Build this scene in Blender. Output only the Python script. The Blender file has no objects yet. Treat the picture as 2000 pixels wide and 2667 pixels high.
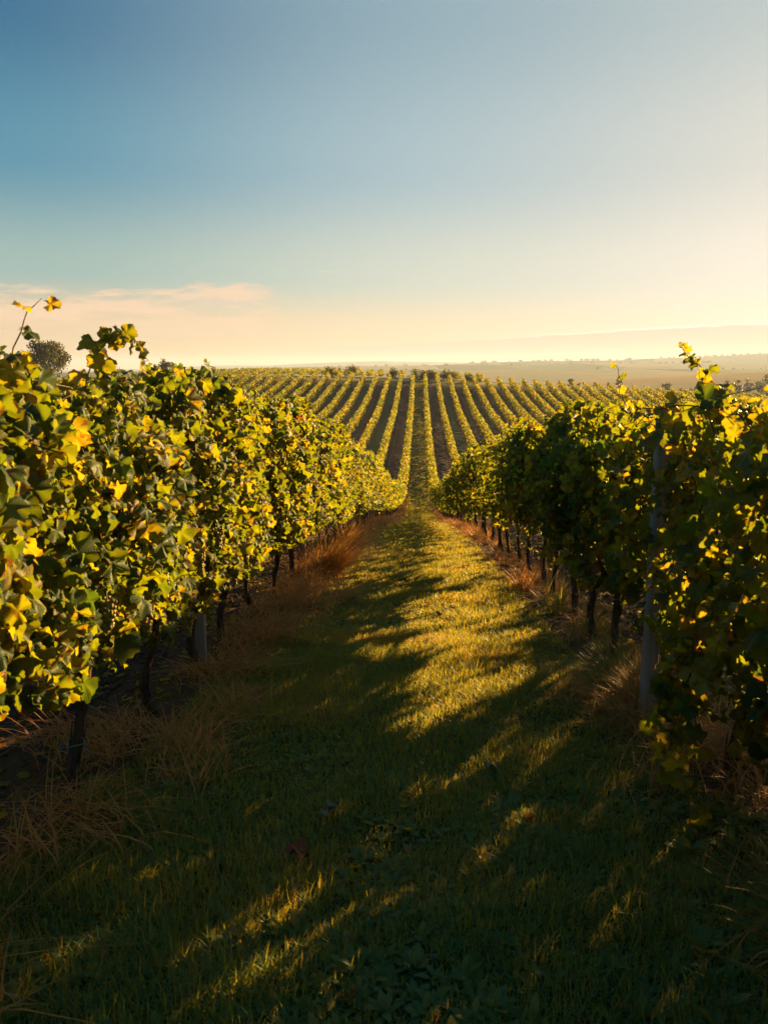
import bpy, math, random
import numpy as np
rng = np.random.default_rng(7)
R = math.radians
sc = bpy.context.scene
# ------------------------------------------------------------------ camera, sky, sun, exposure
EXPO = 2.15
SUN_AZ, SUN_EL = R(40), R(12.5)
cam_d = bpy.data.cameras.new('camera'); cam = bpy.data.objects.new('camera', cam_d)
sc.collection.objects.link(cam); sc.camera = cam
cam_d.sensor_fit = 'VERTICAL'; cam_d.sensor_height = 36; cam_d.sensor_width = 27; cam_d.lens = 28
cam_d.clip_start = 0.05; cam_d.clip_end = 30000
cam.location = (0, 0, 0); cam.rotation_euler = (R(90 - 10.41), 0, R(2.5))
cam_d.dof.use_dof = True; cam_d.dof.focus_distance = 12; cam_d.dof.aperture_fstop = 7.1

SUN_DIR = (math.sin(SUN_AZ)*math.cos(SUN_EL), math.cos(SUN_AZ)*math.cos(SUN_EL), math.sin(SUN_EL))
sun_d = bpy.data.lights.new('sun', 'SUN'); sun = bpy.data.objects.new('sun', sun_d)
sc.collection.objects.link(sun)
sun_d.energy = 5.0; sun_d.angle = R(0.6); sun_d.color = (1.0, 0.62, 0.23)
sun.rotation_euler = (R(90) - SUN_EL, 0, math.pi - SUN_AZ)

sc.view_settings.view_transform = 'Standard'; sc.view_settings.look = 'None'
sc.view_settings.gamma = 1; sc.view_settings.exposure = EXPO
sc.render.engine = 'CYCLES'
sc.cycles.max_bounces = 6; sc.cycles.diffuse_bounces = 3; sc.cycles.glossy_bounces = 2
sc.cycles.transmission_bounces = 4; sc.cycles.transparent_max_bounces = 6; sc.cycles.volume_bounces = 1
sc.cycles.use_denoising = True; sc.cycles.denoiser = 'OPENIMAGEDENOISE'; sc.cycles.denoising_input_passes = 'RGB_ALBEDO_NORMAL'; sc.cycles.denoising_prefilter = 'NONE'

class NT:
    """small node helper"""
    def __init__(s, tree): s.t = tree; s.n = tree.nodes; s.l = tree.links; s.n.clear()
    def new(s, typ, **k):
        n = s.n.new(typ)
        for a, v in k.items():
            if a == 'ins':
                for i, x in v.items():
                    if isinstance(x, bpy.types.NodeSocket): s.l.new(x, n.inputs[i])
                    else: n.inputs[i].default_value = x
            else: setattr(n, a, v)
        return n
    def m(s, op, a, b=0.0, c=0.0, clamp=False):
        n = s.new('ShaderNodeMath', operation=op, use_clamp=clamp, ins={0: a, 1: b, 2: c}); return n.outputs[0]
    def mix(s, f, a, b, bt='MIX'):
        n = s.new('ShaderNodeMix', data_type='RGBA', blend_type=bt, ins={0: f, 6: a, 7: b}); return n.outputs[2]
    def ramp(s, f, stops, interp='LINEAR'):
        n = s.new('ShaderNodeValToRGB', ins={0: f}); cr = n.color_ramp; cr.interpolation = interp
        while len(cr.elements) < len(stops): cr.elements.new(0.5)
        for e, (p, c) in zip(cr.elements, stops): e.position = p; e.color = (*c, 1) if len(c) == 3 else c
        return n.outputs[0]
    def ss(s, x, lo, hi):
        n = s.new('ShaderNodeMapRange', interpolation_type='SMOOTHSTEP', ins={0: x, 1: lo, 2: hi, 3: 0.0, 4: 1.0}); return n.outputs[0]
    def noise(s, vec, scale, detail=3, rough=0.5):
        n = s.new('ShaderNodeTexNoise', ins={'Vector': vec, 'Scale': scale, 'Detail': detail, 'Roughness': rough}); return n.outputs['Fac']
    def sep(s, v): return s.new('ShaderNodeSeparateXYZ', ins={0: v}).outputs
    def comb(s, x, y, z): return s.new('ShaderNodeCombineXYZ', ins={0: x, 1: y, 2: z}).outputs[0]

def lin(*c): return tuple(((v/255)/12.92 if v <= 10 else ((v/255+0.055)/1.055)**2.4) for v in c)

w = bpy.data.worlds.new('World'); sc.world = w; w.use_nodes = True
N = NT(w.node_tree)
sky = N.new('ShaderNodeTexSky', sky_type='NISHITA', sun_disc=False, sun_elevation=SUN_EL, sun_rotation=SUN_AZ, air_density=1.0, dust_density=1.5, ozone_density=1.2)
tc = N.new('ShaderNodeTexCoord').outputs['Generated']
vn = N.new('ShaderNodeVectorMath', operation='NORMALIZE', ins={0: tc}).outputs[0]
dx, dy, dz = N.sep(vn)
elev = N.m('MULTIPLY', N.m('ARCSINE', dz), 57.2958)
azim = N.m('MULTIPLY', N.m('ARCTAN2', dx, dy), 57.2958)
dot = N.new('ShaderNodeVectorMath', operation='DOT_PRODUCT', ins={0: vn, 1: SUN_DIR}).outputs['Value']
gam = N.m('MULTIPLY', N.m('ARCCOSINE', N.m('MINIMUM', dot, 0.99999)), 57.2958)
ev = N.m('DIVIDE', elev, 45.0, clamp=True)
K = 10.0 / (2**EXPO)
def rp(stops): return N.ramp(ev, [(e/45.0, lin(*c)) for e, c in stops], 'EASE')  # highest stops lie above the frame, brightened to add bluish fill
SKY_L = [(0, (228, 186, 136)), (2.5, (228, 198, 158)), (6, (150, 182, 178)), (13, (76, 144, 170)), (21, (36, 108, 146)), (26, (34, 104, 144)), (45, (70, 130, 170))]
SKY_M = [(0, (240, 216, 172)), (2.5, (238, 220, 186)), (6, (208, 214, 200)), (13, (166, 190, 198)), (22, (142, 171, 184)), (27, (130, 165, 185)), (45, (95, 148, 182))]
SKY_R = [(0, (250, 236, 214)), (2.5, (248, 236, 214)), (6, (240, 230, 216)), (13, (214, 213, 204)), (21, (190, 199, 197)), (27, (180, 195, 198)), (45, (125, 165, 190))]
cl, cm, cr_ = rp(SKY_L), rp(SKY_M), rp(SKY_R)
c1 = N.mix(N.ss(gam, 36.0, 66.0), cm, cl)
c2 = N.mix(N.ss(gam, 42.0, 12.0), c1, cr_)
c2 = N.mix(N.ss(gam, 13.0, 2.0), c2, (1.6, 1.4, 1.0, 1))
# thin cirrus low on the left
cv = N.comb(N.m('MULTIPLY', azim, 0.10), N.m('ADD', N.m('MULTIPLY', elev, 0.55), N.m('MULTIPLY', azim, -0.012)), 3.7)
cn = N.noise(cv, 1.6, 6, 0.62)
cn2 = N.noise(N.comb(N.m('MULTIPLY', azim, 0.35), N.m('MULTIPLY', elev, 1.6), 1.3), 1.5, 5, 0.6)
top = N.m('ADD', 4.9, N.m('ADD', N.m('MULTIPLY', N.m('SUBTRACT', cn, 0.5), 5.0), N.m('MULTIPLY', N.m('SUBTRACT', cn2, 0.5), 1.6)))
top = N.m('ADD', top, N.m('MULTIPLY', N.ss(N.m('ABSOLUTE', N.m('ADD', azim, 15.0)), 9.0, 0.0), 0.9))
body = N.m('MULTIPLY', N.ss(N.m('SUBTRACT', top, elev), -0.1, 1.0), N.ss(elev, 0.8, 3.6))
body = N.m('MULTIPLY', body, N.ss(azim, -8.0, -12.5))
body = N.m('MULTIPLY', body, N.ss(N.m('ADD', cn, N.m('MULTIPLY', cn2, 0.5)), 0.55, 0.88))
c3 = N.mix(N.m('MULTIPLY', body, 0.85), c2, (*lin(250, 212, 178), 1))
# low cloud bank along the horizon with a bright rim towards the sun
edge = N.m('ADD', N.m('ADD', 1.25, N.m('MULTIPLY', N.ss(azim, -12.0, 26.0), 1.45)), N.m('MULTIPLY', N.m('SUBTRACT', N.noise(N.comb(N.m('MULTIPLY', azim, 0.6), 0.0, 5.0), 1.0, 6, 0.6), 0.5), 0.45))
dd = N.m('SUBTRACT', edge, elev)
bank = N.m('MULTIPLY', N.ss(dd, -0.02, 0.10), N.ss(azim, -16.0, -2.0))
c4 = N.mix(N.m('MULTIPLY', bank, 0.75), c3, (*lin(206, 198, 182), 1))
rim = N.m('MULTIPLY', N.m('MULTIPLY', N.ss(dd, 0.10, 0.02), N.ss(dd, -0.06, 0.01)), N.ss(azim, -2.0, 20.0))
c5 = N.mix(N.m('MULTIPLY', rim, 0.9), c4, (1.25, 1.12, 0.95, 1))
# contrail
ct = N.m('MULTIPLY', N.m('MULTIPLY', N.ss(N.m('ABSOLUTE', N.m('SUBTRACT', elev, 6.35)), 0.07, 0.0), N.ss(N.m('ABSOLUTE', N.m('ADD', azim, 6.2)), 1.3, 0.6)), 0.35)
c5 = N.mix(ct, c5, (*lin(240, 225, 205), 1))
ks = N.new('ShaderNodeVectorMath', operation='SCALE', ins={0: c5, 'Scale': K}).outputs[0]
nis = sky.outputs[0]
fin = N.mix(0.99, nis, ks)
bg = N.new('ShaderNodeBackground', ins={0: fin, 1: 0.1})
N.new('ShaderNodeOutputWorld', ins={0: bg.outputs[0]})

# ------------------------------------------------------------------ helpers
C = sc.collection
def mesh_np(name, V, faces, mat, attrs=None, uv=None, smooth=False):
    """V (n,3); faces list of (m,k) int arrays; attrs {name: (n,) float point values}; uv (n,2) per vertex"""
    me = bpy.data.meshes.new(name)
    V = np.asarray(V, np.float32)
    faces = [np.asarray(f, np.int32) for f in faces if len(f)]
    idx = np.concatenate([f.ravel() for f in faces]); tot = np.concatenate([np.full(len(f), f.shape[1], np.int32) for f in faces])
    st = np.concatenate([[0], np.cumsum(tot)[:-1]]).astype(np.int32)
    me.vertices.add(len(V)); me.vertices.foreach_set('co', V.ravel())
    me.loops.add(len(idx)); me.loops.foreach_set('vertex_index', idx)
    me.polygons.add(len(tot)); me.polygons.foreach_set('loop_start', st); me.polygons.foreach_set('loop_total', tot)
    if smooth: me.polygons.foreach_set('use_smooth', np.ones(len(tot), bool))
    for k, v in (attrs or {}).items():
        a = me.attributes.new(k, 'FLOAT', 'POINT'); a.data.foreach_set('value', np.asarray(v, np.float32))
    if uv is not None:
        u = me.uv_layers.new(name='UVMap'); u.data.foreach_set('uv', np.asarray(uv, np.float32)[idx].ravel())
    me.update(calc_edges=True); me.materials.append(mat)
    return me
def link(name, me, parent=None, loc=(0, 0, 0), rz=0):
    o = bpy.data.objects.new(name, me); C.objects.link(o); o.parent = parent; o.location = loc; o.rotation_euler = (0, 0, rz); return o
def tag(o, label=None, cat=None, group=None, kind=None):
    if label: o['label'] = label
    if cat: o['category'] = cat
    if group: o['group'] = group
    if kind: o['kind'] = kind
    return o
def empty(name, loc=(0, 0, 0), rz=0): return link(name, None, None, loc, rz)
def copy_tree(o, parent=None):
    c = o.copy(); C.objects.link(c); c.parent = parent
    for ch in list(o.children): copy_tree(ch, c)
    return c
class Buf:
    def __init__(s): s.V = []; s.T = []; s.Q = []; s.n = 0; s.A = []; s.UV = []
    def add(s, V, T=None, Q=None, a=None, uv=None):
        V = np.asarray(V, float).reshape(-1, 3); s.V.append(V)
        if T is not None and len(T): s.T.append(np.asarray(T).reshape(-1, 3) + s.n)
        if Q is not None and len(Q): s.Q.append(np.asarray(Q).reshape(-1, 4) + s.n)
        s.A.append(np.broadcast_to(np.asarray(0.0 if a is None else a, float).ravel() if not np.isscalar(a) and a is not None else np.full(1, a or 0.0), (len(V),)).copy())
        s.UV.append(np.zeros((len(V), 2)) if uv is None else uv); s.n += len(V)
    def mesh(s, name, mat, smooth=False):
        f = ([np.concatenate(s.T)] if s.T else []) + ([np.concatenate(s.Q)] if s.Q else [])
        return mesh_np(name, np.concatenate(s.V), f, mat, {'tint': np.concatenate(s.A)}, np.concatenate(s.UV), smooth)
def tube(buf, P, rad, n=7, jit=0.0, a=0.5, r=rng):
    P = np.asarray(P, float); rad = np.broadcast_to(np.asarray(rad, float), (len(P),))
    T = np.gradient(P, axis=0); T /= np.linalg.norm(T, axis=1, keepdims=True) + 1e-9
    ref = np.array([0.0, 0, 1.0]) if abs(T[:, 2]).mean() < 0.8 else np.array([1.0, 0, 0])
    A = np.cross(T, ref); A /= np.linalg.norm(A, axis=1, keepdims=True) + 1e-9; B = np.cross(T, A)
    th = np.arange(n)/n*2*math.pi
    rr = rad[:, None]*(1 + (r.uniform(-jit, jit, (len(P), n)) if jit else 0))
    V = P[:, None] + rr[..., None]*(np.cos(th)[None, :, None]*A[:, None] + np.sin(th)[None, :, None]*B[:, None])
    i = np.arange(len(P)-1)[:, None]*n; j = np.arange(n)[None]; k = (j+1) % n
    Q = np.stack([i+j, i+k, i+n+k, i+n+j], -1).reshape(-1, 4)
    V = V.reshape(-1, 3); m = len(V)
    V = np.vstack([V, P[0], P[-1]])
    T1 = [[m, (b+1) % n, b] for b in range(n)] + [[m+1, m-n+b, m-n+(b+1) % n] for b in range(n)]
    buf.add(V, T=T1, Q=Q, a=a)
def unit(v): return v/(np.linalg.norm(v, axis=-1, keepdims=True) + 1e-9)
def vnoise(x, seed=0):
    """smooth 1-d noise in -1..1"""
    x = np.asarray(x, float); i = np.floor(x).astype(int); f = x - i; f = f*f*(3-2*f)
    h = lambda k: (np.sin((k + seed*57.31)*127.1)*43758.5453) % 1.0*2-1
    return h(i)*(1-f) + h(i+1)*f
def vnoise2(x, y, seed=0):
    x, y = np.broadcast_arrays(np.asarray(x, float), np.asarray(y, float))
    i = np.floor(x); j = np.floor(y); f = x-i; g = y-j; f = f*f*(3-2*f); g = g*g*(3-2*g)
    h = lambda a, b: (np.sin(a*127.1 + b*311.7 + seed*74.7)*43758.5453) % 1.0*2-1
    return (h(i, j)*(1-f)+h(i+1, j)*f)*(1-g) + (h(i, j+1)*(1-f)+h(i+1, j+1)*f)*g
ORD = ['first', 'second', 'third', 'fourth', 'fifth', 'sixth', 'seventh', 'eighth', 'ninth', 'tenth', 'eleventh', 'twelfth', 'thirteenth', 'fourteenth', 'fifteenth', 'sixteenth', 'seventeenth', 'eighteenth', 'nineteenth']
def ordinal(n):
    if n <= 19: return ORD[n-1]
    t = {2: 'twent', 3: 'thirt', 4: 'fort', 5: 'fift', 6: 'sixt', 7: 'sevent'}[n//10]
    return t + 'ieth' if n % 10 == 0 else t + 'y-' + ORD[n % 10-1]

# ------------------------------------------------------------------ terrain shape
SP = 2.93; X1 = 1.42           # row spacing, first row right of the aisle
def row_x(k): return X1 + SP*(k-1) if k > 0 else X1 + SP*k      # k = 1,2.. right ; -1,-2.. left
_Y = [-400, -12, 0, 8, 15, 25, 40, 57, 67, 76, 86, 107, 148, 175, 196, 206, 232, 260, 330, 450, 700, 1200, 40000]
_Z = [30, -.1, -1.5, -2.41, -3.35, -5.05, -7.8, -10.5, -11.75, -12.25, -12.25, -11.55, -9.3, -6.55, -3.9, -3.55, -3.6, -4.8, -9, -17, -32, -50, -50]
_yy = np.concatenate([np.arange(-400, 260, 0.5), np.arange(260, 3000, 20.0), [40000.0]])
_zz = np.interp(_yy, _Y, _Z)
_k = np.exp(-0.5*(np.arange(-14, 15)/5.0)**2); _k /= _k.sum()
_n = int((260+400)/0.5)
_s = np.convolve(np.pad(_zz[:_n], 14, mode='edge'), _k, 'valid'); _s[-30:] = _zz[_n-30:_n]
_zz[:_n] = _s
_GX = [-3000, -300, -120, -80, -42, -15, 0, 15, 40, 80, 120, 300, 3000]; _GZ = [-8, -6, -1.5, -.3, .9, .45, 0, -.55, -2.0, -4.3, -6.3, -10, -10]
def terr(x, y):
    x = np.asarray(x, float); y = np.asarray(y, float)
    t = np.clip((y-10)/110, 0, 1); t = t*t*(3-2*t)
    return np.interp(y, _yy, _zz) + np.interp(x, _GX, _GZ)*t
def alley(x):
    """index of the alley; even = grass"""
    return np.floor((x - (X1-SP))/SP)
def bumps(x, y):
    al = alley(x); u = (x-(X1-SP))/SP - al; dr = np.minimum(u, 1-u)*SP       # distance to the nearest row
    d = np.hypot(x, y); near = np.clip((60-d)/50, 0, 1)
    soil = (np.abs(al) % 2 == 1)
    b = 0.02*vnoise2(x*1.1, y*0.8, 1) + 0.010*vnoise2(x*4, y*4, 2)
    ridge = 0.05*np.exp(-(dr/0.35)**2)
    clod = (0.022*np.abs(vnoise2(x*7, y*7, 3)) + 0.016*np.abs(vnoise2(x*17, y*17, 4)))*np.clip((dr-0.2)/0.3, 0, 1)
    rut = -0.05*(np.exp(-((np.abs(u-0.5)*SP-0.62)/0.16)**2))
    return (b + ridge + np.where(soil, clod+rut, 0.35*rut))*near
def gz(x, y): return terr(x, y) + bumps(x, y)

# ------------------------------------------------------------------ materials
def mat(name):
    m = bpy.data.materials.new(name); m.use_nodes = True; return m, NT(m.node_tree)
def out(N, sh, disp=None):
    N.new('ShaderNodeOutputMaterial', ins={0: sh})
def bump(N, h, s=0.5, d=0.01): return N.new('ShaderNodeBump', ins={'Height': h, 'Strength': s, 'Distance': d}).outputs[0]
def principled(N, col, rough=0.8, spec=0.2, nrm=None, **k):
    ins = {'Base Color': col, 'Roughness': rough, 'Specular IOR Level': spec}
    if nrm is not None: ins['Normal'] = nrm
    ins.update(k); return N.new('ShaderNodeBsdfPrincipled', ins=ins).outputs[0]

def leaf_material(name, stops, tstops, trans=0.45, veins=True, rough=0.5, spec=0.16):
    m, N = mat(name)
    t = N.new('ShaderNodeAttribute', attribute_name='tint').outputs['Fac']
    uv = N.new('ShaderNodeTexCoord').outputs['UV']
    oi = N.new('ShaderNodeObjectInfo').outputs['Random']
    geo = N.new('ShaderNodeNewGeometry')
    col = N.ramp(t, stops); tcol = N.ramp(t, tstops)
    pos = geo.outputs['Position']
    n = N.noise(pos, 9.0, 3)
    var = N.m('ADD', 0.75, N.m('MULTIPLY', n, 0.5))
    nrm = None
    if veins:
        x, y, _ = N.sep(uv)
        ang = N.m('ARCTAN2', x, y); rad = N.m('SQRT', N.m('ADD', N.m('MULTIPLY', x, x), N.m('MULTIPLY', y, y)))
        v1 = N.m('ABSOLUTE', N.m('SINE', N.m('MULTIPLY', ang, 3.46)))
        v = N.ss(N.m('MULTIPLY', v1, rad), 0.06, 0.012)
        v2 = N.ss(N.m('ABSOLUTE', N.m('SINE', N.m('ADD', N.m('MULTIPLY', rad, 26.0), N.m('MULTIPLY', v1, 5.0)))), 0.22, 0.02)
        vv = N.m('MAXIMUM', v, N.m('MULTIPLY', v2, 0.45))
        col = N.mix(N.m('MULTIPLY', vv, 0.35), col, (0.20, 0.20, 0.05, 1))
        tcol = N.mix(N.m('MULTIPLY', vv, 0.35), tcol, (0.12, 0.10, 0.01, 1))
        # brown spots and edges on some leaves
        sp = N.ss(N.m('ADD', N.noise(pos, 26.0, 2), N.m('MULTIPLY', t, 0.12)), 0.66, 0.74)
        col = N.mix(N.m('MULTIPLY', sp, 0.7), col, (0.14, 0.045, 0.012, 1)); tcol = N.mix(N.m('MULTIPLY', sp, 0.7), tcol, (0.25, 0.06, 0.01, 1))
        ed = N.m('MULTIPLY', N.ss(N.m('ADD', rad, N.m('MULTIPLY', N.noise(pos, 40.0, 2), 0.5)), 1.02, 1.16), N.ss(N.noise(pos, 7.0, 2), 0.48, 0.62))
        col = N.mix(N.m('MULTIPLY', ed, 0.7), col, (0.13, 0.055, 0.015, 1)); tcol = N.mix(N.m('MULTIPLY', ed, 0.7), tcol, (0.30, 0.10, 0.01, 1))
        nrm = bump(N, N.m('ADD', N.m('MULTIPLY', vv, -1.0), N.m('MULTIPLY', N.noise(pos, 60.0, 2), 0.6)), 0.5, 0.004)
    # underside is paler and greyer
    und = N.mix(0.4, col, (0.12, 0.115, 0.035, 1))
    col = N.mix(N.m('MULTIPLY', geo.outputs['Backfacing'], 0.6), col, und)
    col = N.mix(1.0, col, N.comb(var, var, var), 'MULTIPLY')
    p = principled(N, col, rough, spec, nrm)
    tr = N.new('ShaderNodeBsdfTranslucent', ins={0: tcol}).outputs[0]
    out(N, N.new('ShaderNodeMixShader', ins={0: trans, 1: p, 2: tr}).outputs[0]); return m
LG = [(0.0, (0.016, 0.046, 0.010)), (0.45, (0.052, 0.088, 0.008)), (0.72, (0.120, 0.124, 0.010)), (0.88, (0.26, 0.21, 0.025)), (0.95, (0.20, 0.09, 0.015)), (1.0, (0.14, 0.03, 0.012))]
LT = [(0.0, (0.10, 0.17, 0.008)), (0.45, (0.32, 0.34, 0.006)), (0.72, (0.66, 0.47, 0.008)), (0.88, (0.65, 0.42, 0.012)), (0.95, (0.42, 0.16, 0.01)), (1.0, (0.25, 0.05, 0.01))]
M_leaf = leaf_material('vine_leaf', LG, LT)
brt = lambda st, k: [(p, tuple(v*k for v in c)) for p, c in st]
M_leaf_far = leaf_material('vine_leaf_far', brt(LG, 1.05), brt(LT, 1.0), veins=False, rough=0.6, spec=0.15)
TG = [(0.0, (0.025, 0.04, 0.012)), (0.6, (0.05, 0.065, 0.016)), (1.0, (0.13, 0.09, 0.02))]
TT = [(0.0, (0.06, 0.09, 0.01)), (1.0, (0.25, 0.18, 0.02))]
M_tree = leaf_material('tree_leaf', TG, TT, trans=0.3, veins=False)
GG = [(0.0, (0.022, 0.125, 0.040)), (0.45, (0.044, 0.15, 0.034)), (0.7, (0.12, 0.13, 0.020)), (0.85, (0.28, 0.17, 0.04)), (1.0, (0.28, 0.12, 0.045))]
GT = [(0.0, (0.08, 0.20, 0.02)), (0.45, (0.62, 0.46, 0.008)), (0.7, (0.68, 0.50, 0.02)), (0.85, (0.55, 0.32, 0.05)), (1.0, (0.50, 0.20, 0.04))]
M_grass = leaf_material('grass_blade', GG, GT, trans=0.5, veins=False, rough=0.5, spec=0.3)
M_dry = leaf_material('dry_blade', [(0.0, (0.14, 0.13, 0.035)), (0.4, (0.42, 0.20, 0.055)), (1.0, (0.56, 0.24, 0.065))], [(0.0, (0.2, 0.2, 0.03)), (0.4, (0.42, 0.2, 0.04)), (1.0, (0.6, 0.27, 0.06))], trans=0.4, veins=False, rough=0.55)
def bark_material(name, c1, c2, sc_=1.0):
    m, N = mat(name)
    p = N.new('ShaderNodeTexCoord').outputs['Object']
    mp = N.new('ShaderNodeMapping', ins={'Vector': p, 'Scale': (55*sc_, 55*sc_, 5*sc_)}).outputs[0]
    n = N.noise(mp, 1.0, 5, 0.65)
    col = N.ramp(n, [(0.3, c1), (0.7, c2)])
    out(N, principled(N, col, 0.9, 0.1, bump(N, n, 1.0, 0.012))); return m
M_bark = bark_material('vine_bark', (0.022, 0.014, 0.009), (0.14, 0.085, 0.05))
M_tbark = bark_material('tree_bark', (0.02, 0.015, 0.01), (0.08, 0.06, 0.04), 0.1)
M_cane = bark_material('cane', (0.10, 0.045, 0.015), (0.24, 0.13, 0.04))
M_wood = bark_material('post_wood', (0.20, 0.16, 0.13), (0.36, 0.29, 0.23), 0.8)
m, N = mat('wire'); out(N, principled(N, (0.10, 0.06, 0.04, 1), 0.5, 0.4, Metallic=0.8)); M_wire = m
m, N = mat('tie_twine'); out(N, principled(N, (0.03, 0.22, 0.22, 1), 0.6, 0.3)); M_tie = m
m, N = mat('grape')
t = N.new('ShaderNodeAttribute', attribute_name='tint').outputs['Fac']
out(N, principled(N, N.ramp(t, [(0, (0.14, 0.13, 0.02)), (1, (0.36, 0.23, 0.03))]), 0.5, 0.3, **{'Subsurface Weight': 0.3, 'Subsurface Radius': (0.01, 0.006, 0.002)})); M_grape = m
m, N = mat('steel'); out(N, principled(N, (0.35, 0.33, 0.3, 1), 0.6, 0.3)); M_steel = m
m, N = mat('fallen_leaf_red'); out(N, principled(N, (0.20, 0.035, 0.015, 1), 0.7, 0.2)); M_red = m
m, N = mat('fallen_leaf_grey'); out(N, principled(N, (0.13, 0.12, 0.09, 1), 0.7, 0.2)); M_grey = m

# ground: alternate grassed and tilled alleys between the rows, open fields beyond
m, N = mat('ground'); M_ground = m
pos = N.new('ShaderNodeNewGeometry').outputs['Position']
x, y, z = N.sep(pos)
wob = N.m('MULTIPLY', N.m('SUBTRACT', N.noise(pos, 2.2, 4), 0.5), 0.5)
ux = N.m('DIVIDE', N.m('SUBTRACT', x, X1-SP), SP)
fx = N.m('FRACT', N.m('ADD', ux, 200.0)); dr = N.m('MULTIPLY', N.m('MINIMUM', fx, N.m('SUBTRACT', 1.0, fx)), SP)
par = N.m('FRACT', N.m('MULTIPLY', N.m('FLOOR', N.m('ADD', ux, 200.0)), 0.5))          # 0 grass, .5 soil
soilf = N.m('GREATER_THAN', par, 0.25)
strip = N.ss(N.m('ADD', dr, wob), 0.52, 0.36)
n1 = N.noise(pos, 3.0, 5, 0.6); n2 = N.noise(pos, 30.0, 5, 0.7); n3 = N.noise(pos, 0.35, 3)
grass = N.ramp(n1, [(0.3, (0.016, 0.032, 0.012)), (0.6, (0.030, 0.046, 0.016)), (0.75, (0.06, 0.042, 0.022))])
soil = N.mix(1.0, N.ramp(n2, [(0.25, (0.018, 0.010, 0.007)), (0.75, (0.062, 0.034, 0.020))]), N.ramp(n3, [(0.3, (0.8, 0.8, 0.8)), (0.7, (1.15, 1.1, 1.05))]), 'MULTIPLY')
rut = N.ss(N.m('ABSOLUTE', N.m('SUBTRACT', N.m('MULTIPLY', N.m('ABSOLUTE', N.m('SUBTRACT', fx, 0.5)), SP), 0.62)), 0.22, 0.08)
soil = N.mix(N.m('MULTIPLY', rut, 0.45), soil, (0.11, 0.065, 0.042, 1))
weeds = N.ss(N.noise(pos, 5.0, 5, 0.7), 0.60, 0.68)
soil = N.mix(N.m('MULTIPLY', weeds, 0.5), soil, (0.04, 0.055, 0.015, 1))
dstrip = N.ramp(n2, [(0.3, (0.05, 0.028, 0.014)), (0.7, (0.13, 0.075, 0.03))])
a = N.mix(soilf, grass, soil); a = N.mix(N.m('MULTIPLY', strip, 0.9), a, dstrip)
head = N.m('MULTIPLY', N.ss(y, 195.8, 196.6), N.ss(y, 208.5, 207.5))
a = N.mix(head, a, (0.16, 0.15, 0.03, 1))
vor = N.new('ShaderNodeTexVoronoi', ins={'Vector': pos, 'Scale': 0.0035}).outputs['Color']
fld = N.mix(N.sep(vor)[0], (0.10, 0.10, 0.03, 1), (0.17, 0.12, 0.06, 1))
a = N.mix(N.ss(y, 255.0, 275.0), a, fld)
nb = bump(N, n2, 0.9, 0.04)
out(N, principled(N, a, 0.95, 0.1, nb))
# distant hills, base colours lightened in place of thicker haze
def hill_mat(name, ca, cb, cc):
    m, N = mat(name); pos = N.new('ShaderNodeNewGeometry').outputs['Position']
    mp = N.new('ShaderNodeMapping', ins={'Vector': pos, 'Scale': (1, 0.5, 3)}).outputs[0]
    v = N.new('ShaderNodeTexVoronoi', ins={'Vector': mp, 'Scale': 0.004}).outputs['Color']
    r_, g_, b_ = N.sep(v)
    col = N.mix(r_, ca, cb); col = N.mix(N.ss(g_, 0.72, 0.78), col, cc)
    col = N.mix(0.25, col, N.ramp(N.noise(pos, 0.03, 4), [(0.3, (0.03, 0.04, 0.02)), (0.7, (0.2, 0.16, 0.08))]))
    out(N, principled(N, col, 1.0, 0.0)); return m
M_hill_field = hill_mat('hill_field', (0.46, 0.33, 0.15, 1), (0.55, 0.40, 0.19, 1), (0.30, 0.30, 0.12, 1))
M_hill_mix = hill_mat('hill_mixed', (0.24, 0.26, 0.11, 1), (0.38, 0.31, 0.15, 1), (0.12, 0.14, 0.06, 1))
M_hill_wood = hill_mat('hill_wooded', (0.11, 0.15, 0.12, 1), (0.20, 0.22, 0.15, 1), (0.05, 0.08, 0.06, 1))

# ------------------------------------------------------------------ ground sheet
def axis(parts):
    r = [np.arange(a, b, s) for a, b, s in parts]; return np.concatenate(r)
gx = axis([(-14000, -9000, 1000), (-9000, -1000, 500), (-1000, -200, 40), (-200, -30, 5), (-30, -8, .5), (-8, 6, .07), (6, 30, .5), (30, 200, 5), (200, 1000, 40), (1000, 9000, 500), (9000, 17001, 1000)])
gy = axis([(-300, -20, 20), (-20, 0, 1), (0, 9, .07), (9, 24, .16), (24, 60, .5), (60, 260, 2), (260, 1000, 25), (1000, 14001, 500)])
GX, GY = np.meshgrid(gx, gy); GZ = gz(GX, GY)
nx, ny = len(gx), len(gy)
i = np.arange(ny-1)[:, None]*nx + np.arange(nx-1)[None]
Q = np.stack([i, i+1, i+nx+1, i+nx], -1).reshape(-1, 4)
g = link('ground', mesh_np('ground', np.stack([GX, GY, GZ], -1).reshape(-1, 3), [Q], M_ground, smooth=True)); g['kind'] = 'structure'

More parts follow.
